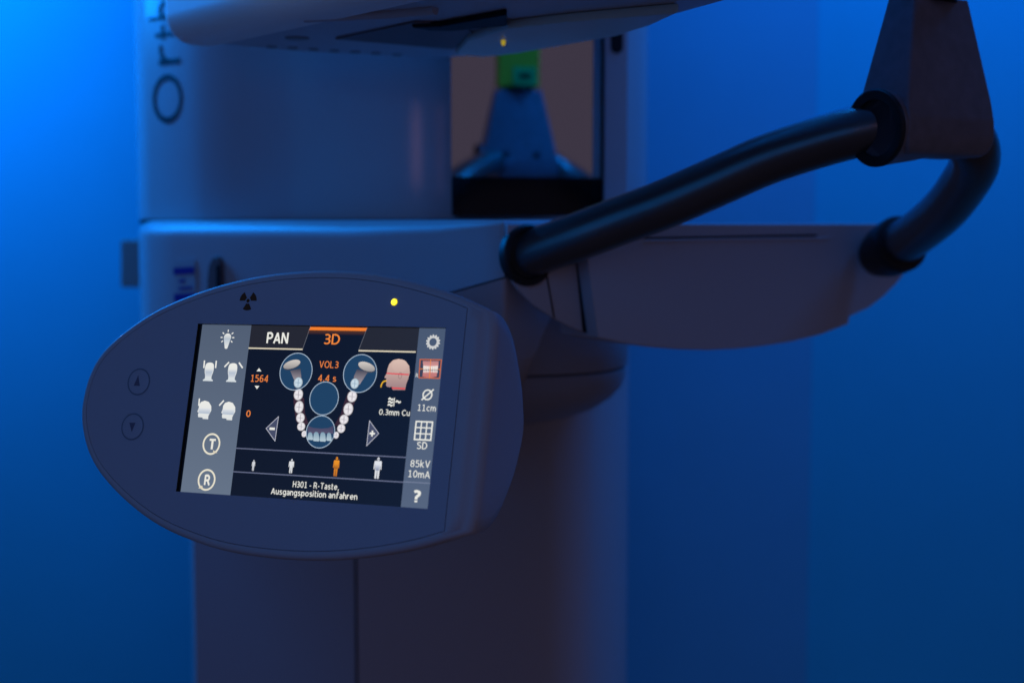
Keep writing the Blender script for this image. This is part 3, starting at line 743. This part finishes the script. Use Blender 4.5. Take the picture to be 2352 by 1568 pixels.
# - and + arrows
def outl(pts, fill, L):
    P = [ZB(*q) if len(q) == 2 else ZA(*q[:2]) for q in pts]; s.poly(P, fill, L); s.line(P + [P[0]], .36 * mm, (190, 192, 205), L + 1)
outl([(820, 803, 0), (725, 893, 0), (793, 990, 0)], (72, 78, 104), 2)
outl([(1393, 1232), (1505, 1388), (1358, 1538)], (72, 78, 104), 2)
c = ZA(772, 896); s.line([c - Vector((1.6 * mm, 0)), c + Vector((1.6 * mm, 0))], 1.3 * mm, WHITE, 4)
c = ZB(1427, 1388)
for d in (Vector((1.55 * mm, 0)), Vector((0, 1.55 * mm))): s.line([c - d, c + d], .95 * mm, WHITE, 4)
# head in profile
hd = [(1750, 474), (1830, 498), (1878, 560), (1886, 640), (1866, 720), (1842, 780), (1828, 856), (1676, 856), (1668, 815), (1640, 822), (1605, 815), (1593, 795), (1600, 765), (1588, 745), (1600, 715), (1574, 705), (1580, 690), (1604, 650), (1612, 600), (1632, 540), (1680, 490)]
s.poly([ZB(*q) for q in hd], (222, 190, 176), 2, (158, 128, 130))
s.ell(ZB(1765, 560), 4.4 * mm, 3.4 * mm, (224, 194, 180), 3, 0, (204, 172, 162))
c = ZB(1768, 680); s.ring(c, .9 * mm, 1.6 * mm, .22 * mm, (128, 98, 100), 4)
s.line([ZB(1604, 652), ZB(1876, 668)], .62 * mm, (232, 70, 80), 5); s.line([ZB(1668, 832), ZB(1828, 840)], .85 * mm, (226, 80, 84), 5)
s.line([ZB(*q) for q in ((1534, 818), (1541, 788), (1556, 762), (1575, 748), (1600, 744))], .62 * mm, (245, 190, 40), 5)
# jaw picture
s.poly([ZB(*q) for q in ((2015, 482), (2275, 487), (2252, 716), (2000, 708))], (62, 66, 86), 2)
s.poly([ZB(*q) for q in ((2046, 500), (2240, 502), (2232, 590), (2052, 588))], (190, 130, 128), 3, (226, 160, 156))
s.poly([ZB(*q) for q in ((2050, 620), (2222, 624), (2215, 690), (2130, 712), (2040, 690))], (206, 132, 128), 3, (190, 116, 112))
for i in range(8):
    x = 2052 + i * 22.5; d = 6 * abs(i - 3.5) / 3.5
    s.poly([ZB(x, 566 - d), ZB(x + 20, 566 - d), ZB(x + 18, 606), ZB(x + 10, 612), ZB(x + 2, 604)], (246, 240, 232), 4)
    s.poly([ZB(x + 1, 618), ZB(x + 9, 610), ZB(x + 17, 618), ZB(x + 18, 640 + d * .4), ZB(x + 1, 640 + d * .4)], (236, 226, 220), 4)
P = [ZB(2015, 482), ZB(2275, 487), ZB(2252, 714), ZB(2000, 706)]; s.line(P + [P[0]], .42 * mm, (226, 112, 52), 6)
s.line([ZB(2145, 485), ZB(2128, 710)], .4 * mm, (240, 140, 60), 6); s.line([ZB(2010, 597), ZB(2262, 603)], .4 * mm, (226, 130, 50), 3)
# filter symbol
def wave(x0, x1, y, wd):
    s.line([ZB(x0 + (x1 - x0) * k / 8, y - 9 * math.sin(2 * math.pi * k / 8)) for k in range(9)], wd, WHITE, 4)
for y, x in ((966, 1630), (1003, 1626), (1040, 1622)): wave(x, x + 50, y, .75 * mm)
wave(1718, 1770, 1000, .8 * mm); s.line([ZB(1699, 952), ZB(1690, 1055)], .5 * mm, WHITE, 4)
# gear, diameter, grid
c = ZB(2171, 270); gp = []
for k in range(14 * 4):
    q = 2 * math.pi * k / 56; r = 4.0 * mm if k % 4 in (1, 2) else 3.35 * mm; gp.append(c + Vector((r * math.cos(q), r * math.sin(q) * .98)))
s.poly(gp, (222, 222, 220), 3); s.ell(c, 2.15 * mm, 2.15 * mm, (76, 90, 114), 4); s.ring(c, 2.9 * mm, 2.9 * mm, .2 * mm, (150, 155, 165), 4)
c = ZB(2103, 915); s.ring(c, 2.45 * mm, 2.45 * mm, .72 * mm, WHITE, 4); s.line([ZB(2030, 978), ZB(2180, 849)], .7 * mm, WHITE, 4)
ga, gb_ = ZB(1965, 1240), ZB(2145, 1470); gx0, gx1 = (ZB(1965, 1240).x + ZB(1943, 1466).x) / 2, (ZB(2165, 1246).x + ZB(2143, 1475).x) / 2
for i in range(4):
    x = gx0 + (gx1 - gx0) * i / 3; y = ga.y + (gb_.y - ga.y) * i / 3
    wd = .75 * mm if i in (0, 3) else .62 * mm
    s.line([(x, ga.y - .35 * mm), (x, gb_.y + .35 * mm)], wd, WHITE, 4); s.line([(gx0 - .3 * mm, y), (gx1 + .3 * mm, y)], wd, WHITE, 4)
# patient sizes
def figure(x, yt, yb, wd, col, col2):
    a, b = ZC(x, yt), ZC(x - (yb - yt) * .08, yb); h = b.y - a.y; w = wd; cx_ = a.x; 
    f = lambda u, v: Vector((cx_ + u * w, a.y + v * h))
    s.ell(f(0, .075), h * .062, h * .075, col, 4, n=20)
    s.poly([f(-.46, .2), f(-.36, .165), f(.36, .165), f(.46, .2), f(.5, .56), f(.38, .58), f(.33, .3), f(.29, .58), f(.27, 1), f(.05, 1), f(.02, .62), f(-.02, .62), f(-.05, 1), f(-.27, 1), f(-.29, .58), f(-.33, .3), f(-.38, .58), f(-.5, .56)], col, 4, col2)
    return f, h
figure(243, 650, 768, 2.0 * mm, (215, 218, 224), (205, 208, 214)); figure(657, 640, 793, 3.2 * mm, (226, 228, 232), (222, 224, 226))
f, h = figure(1148, 618, 826, 3.5 * mm, (240, 150, 30), (205, 120, 30)); f2_, h2 = figure(1600, 622, 853, 4.5 * mm, (228, 231, 238), (226, 228, 232))
s.ell(f2_(0, .08), h2 * .03, h2 * .022, (60, 66, 84), 5, n=12); s.ell(f(0, .08), h * .03, h * .02, (70, 46, 24), 5, n=12)
s.poly([f2_(-.26, .36), f2_(.26, .36), f2_(.22, .62), f2_(-.22, .62)], (216, 220, 232), 5, (130, 140, 168))
s.poly([f(-.24, .40), f(.24, .40), f(.2, .62), f(-.2, .62)], (226, 138, 30), 5, (140, 84, 30))
# bulb
IC, IC2 = (240, 240, 234), (176, 190, 206)
c = ZA(428, 196); s.ell(c, 2.35 * mm, 2.3 * mm, IC, 3, 0, (150, 168, 190)); b = ZA(421, 282)
s.poly([c + Vector((-2.1 * mm, 1.0 * mm)), c + Vector((2.1 * mm, 1.0 * mm)), Vector((c.x + .85 * mm, b.y - .3 * mm)), Vector((c.x + .5 * mm, b.y)), Vector((c.x - .5 * mm, b.y)), Vector((c.x - .85 * mm, b.y - .3 * mm))], (190, 202, 214), 4, IC)
for dg in (-180, -141, -112 + 22, -39, 0, 36, 144):
    q = R(dg); d = Vector((math.cos(q), math.sin(q))); s.line([c + d * 3.1 * mm, c + d * 4.4 * mm], .6 * mm, IC, 4)
# head icons
def bust(x, yt, yb, wd):
    a, b = ZA(x, yt), ZA(x - 10, yb); h = b.y - a.y; f = lambda u, v: Vector(((a.x + b.x) / 2 + u * wd * mm, a.y + v * h)); pts = []
    prof = [(.12, 0), (.30, .03), (.42, .10), (.47, .22), (.48, .40), (.44, .55), (.38, .66), (.34, .78), (.36, .88), (.52, .93), (.54, 1.0)]
    s.poly([f(u, v) for u, v in prof] + [f(-u, v) for u, v in prof[::-1]], IC, 4, (214, 222, 226)); s.poly([f(-.36, .5), f(.36, .5), f(.33, .76), f(-.33, .76)], (182, 194, 210), 5, (210, 216, 224)); s.poly([f(-.465, .3), f(.465, .3), f(.40, .52), f(-.40, .52)], (236, 237, 234), 5, (184, 196, 211))
bust(291, 388, 530, 6.0); bust(470, 393, 537, 6.0)
def bar(a, b): s.line([ZA(*a), ZA(*b)], .85 * mm, IC, 4)
bar((252, 372), (247, 430)); bar((343, 374), (337, 430)); bar((441, 385), (405, 422)); bar((517, 388), (545, 430)); bar((213, 664), (208, 720)); bar((401, 679), (365, 718))
def profile(x, y):
    pts = [(255, 680), (285, 690), (304, 722), (304, 756), (290, 782), (281, 800), (280, 823), (238, 820), (236, 810), (203, 806), (202, 785), (207, 775), (197, 764), (208, 738), (211, 712), (226, 690)]
    s.poly([ZA(px_ + x, py_ + y) for px_, py_ in pts], IC, 4, (226, 230, 230))
    s.poly([ZA(px_ + x, py_ + y) for px_, py_ in ((206, 738), (303, 742), (290, 782), (206, 776))], (226, 230, 234), 5, (176, 190, 208))
profile(0, 0); profile(184, 8)
for (x, y, t, pl, pr, a0, a1, ar) in ((305, 1013, 'T', (283, 1053), (330, 1054), -290, 50, ((318, 1060), (352, 1080), (322, 1085))), (268, 1288, 'R', (246, 1327), (292, 1327), 130, 470, ((204, 1350), (234, 1330), (243, 1362)))):
    c = ZA(x, y); ru = (ZA(x + 62, y) - c).length; rv = (ZA(x, y + 76) - c).length
    s.ring(c, ru, rv, 1.0 * mm, (234, 228, 208), 4, 0, 360); s.text(t, cA(*pl), cA(*pr), 78 * .2988, (236, 234, 224), 4, .028)
    s.poly([ZA(*q) for q in ar], CREAM, 5)
me = bpy.data.meshes.new('display'); me.from_pydata([tuple(v) for v in s.v], [], s.f)
ca = me.color_attributes.new('Picture', 'FLOAT_COLOR', 'POINT')
ca.data.foreach_set('color', [x for c in s.c for x in (c[0], c[1], c[2], 1.0)])
m = bpy.data.materials.new('lit_screen'); m.use_nodes = True; nt = m.node_tree; b = nt.nodes['Principled BSDF']
at = nt.nodes.new('ShaderNodeVertexColor'); at.layer_name = 'Picture'
b.inputs['Base Color'].default_value = (.012, .012, .014, 1); b.inputs['Roughness'].default_value = .35; b.inputs['Specular IOR Level'].default_value = .3
nt.links.new(at.outputs[0], b.inputs['Emission Color']); b.inputs['Emission Strength'].default_value = .95
disp = put('display', me, m, panel); lab(disp, 'lit touchscreen showing a jaw diagram and two grey button columns')

# ---- buttons, indicator, radiation sign on the front plate
F = lambda x, y: P2(*crop4(x, y))
def fmesh(name, polys, w, m, parent):
    vs, fs = [], []
    for pts in polys:
        k = len(vs); vs += [PL(q[0], q[1], w) for q in pts]; fs += [tuple(i + k for i in t) for t in tessellate_polygon([[Vector((q[0], q[1], 0)) for q in pts]])]
    return mesh(name, vs, fs, m, parent, None, True)
def annulus(name, c, ru, rv, wd, w, m, parent, n=56):
    vs, fs = [], []
    for i in range(n):
        q = 2 * math.pi * i / n
        for d, ww in ((-wd / 2, w + .00012), (0, w), (wd / 2, w + .00012)): vs.append(PL(c[0] + (ru + d) * math.cos(q), c[1] + (rv + d) * math.sin(q), ww))
    for i in range(n):
        j = (i + 1) % n
        for k in (0, 1): fs.append((3 * i + k, 3 * j + k, 3 * j + k + 1, 3 * i + k + 1))
    return mesh(name, vs, fs, m, parent, 40)
for (x, y, tri_, tx) in ((325, 607, ((300, 628), (332, 628), (324, 573)), 'round button with an up arrow'), (293, 838, ((278, 818), (310, 818), (290, 866)), 'round button with a down arrow')):
    c = F(x, y); ru = (F(x + 54, y) - c).length; rv = (F(x, y + 65) - c).length
    vs = []; fs = []
    for rr_, ww in ((1.0, -.00006), (.97, -.0003), (.90, -.0004), (.5, -.00042)):
        for k in range(48):
            q = 2 * math.pi * k / 48; vs.append(PL(c.x + ru * rr_ * math.cos(q), c.y + rv * rr_ * math.sin(q), ww))
    for a in range(3):
        for k in range(48):
            j = (k + 1) % 48; fs.append((a * 48 + k, a * 48 + j, (a + 1) * 48 + j, (a + 1) * 48 + k))
    fs.append(tuple(3 * 48 + k for k in range(48)))
    bt_ = mesh('button', vs, fs, M['plate'], panel, 50); lab(bt_, tx)
    annulus('button_ring', c, ru, rv, .0009, -.00042, M['ring'], panel)
    fmesh('button_arrow', [[F(*q) for q in tri_]], -.0005, M['arrow'], panel)
c = F(1642, 196)
vs = []; fs = []
for rr_, ww in ((.0019, -.0001), (.0016, -.0005), (.0009, -.0007)):
    for k in range(24): q = 2 * math.pi * k / 24; vs.append(PL(c.x + rr_ * math.cos(q), c.y + rr_ * math.sin(q), ww))
for a in range(2):
    for k in range(24): j = (k + 1) % 24; fs.append((a * 24 + k, a * 24 + j, (a + 1) * 24 + j, (a + 1) * 24 + k))
fs.append(tuple(48 + k for k in range(24)))
il = lab(mesh('indicator_lamp', vs, fs, M['led'], panel, 60), 'small lit yellow indicator lamp')
il.data.materials.append(M['ledcore'])
for f_ in il.data.polygons[24:]: f_.material_index = 1
c = F(888, 189); polys = [[(c.x + .00105 * math.cos(2 * math.pi * k / 20), c.y + .00105 * math.sin(2 * math.pi * k / 20)) for k in range(20)]]
for mid in (90, 210, 330):
    a = [R(mid - 30 + 60 * k / 10) for k in range(11)]
    polys.append([(c.x + .0054 * math.cos(q), c.y + .0054 * math.sin(q)) for q in a] + [(c.x + .0017 * math.cos(q), c.y + .0017 * math.sin(q)) for q in a[::-1]])
lab(fmesh('radiation_symbol', polys, -.00018, M['brown'], panel), 'brown radiation trefoil printed on the plate')
# neck that carries the panel
tube('panel_neck', [PL(.10, .045, .04), PL(.105, .045, .10), Vector((-.06, 1.06, 1.45))], .017, M['white'], panel, 32)
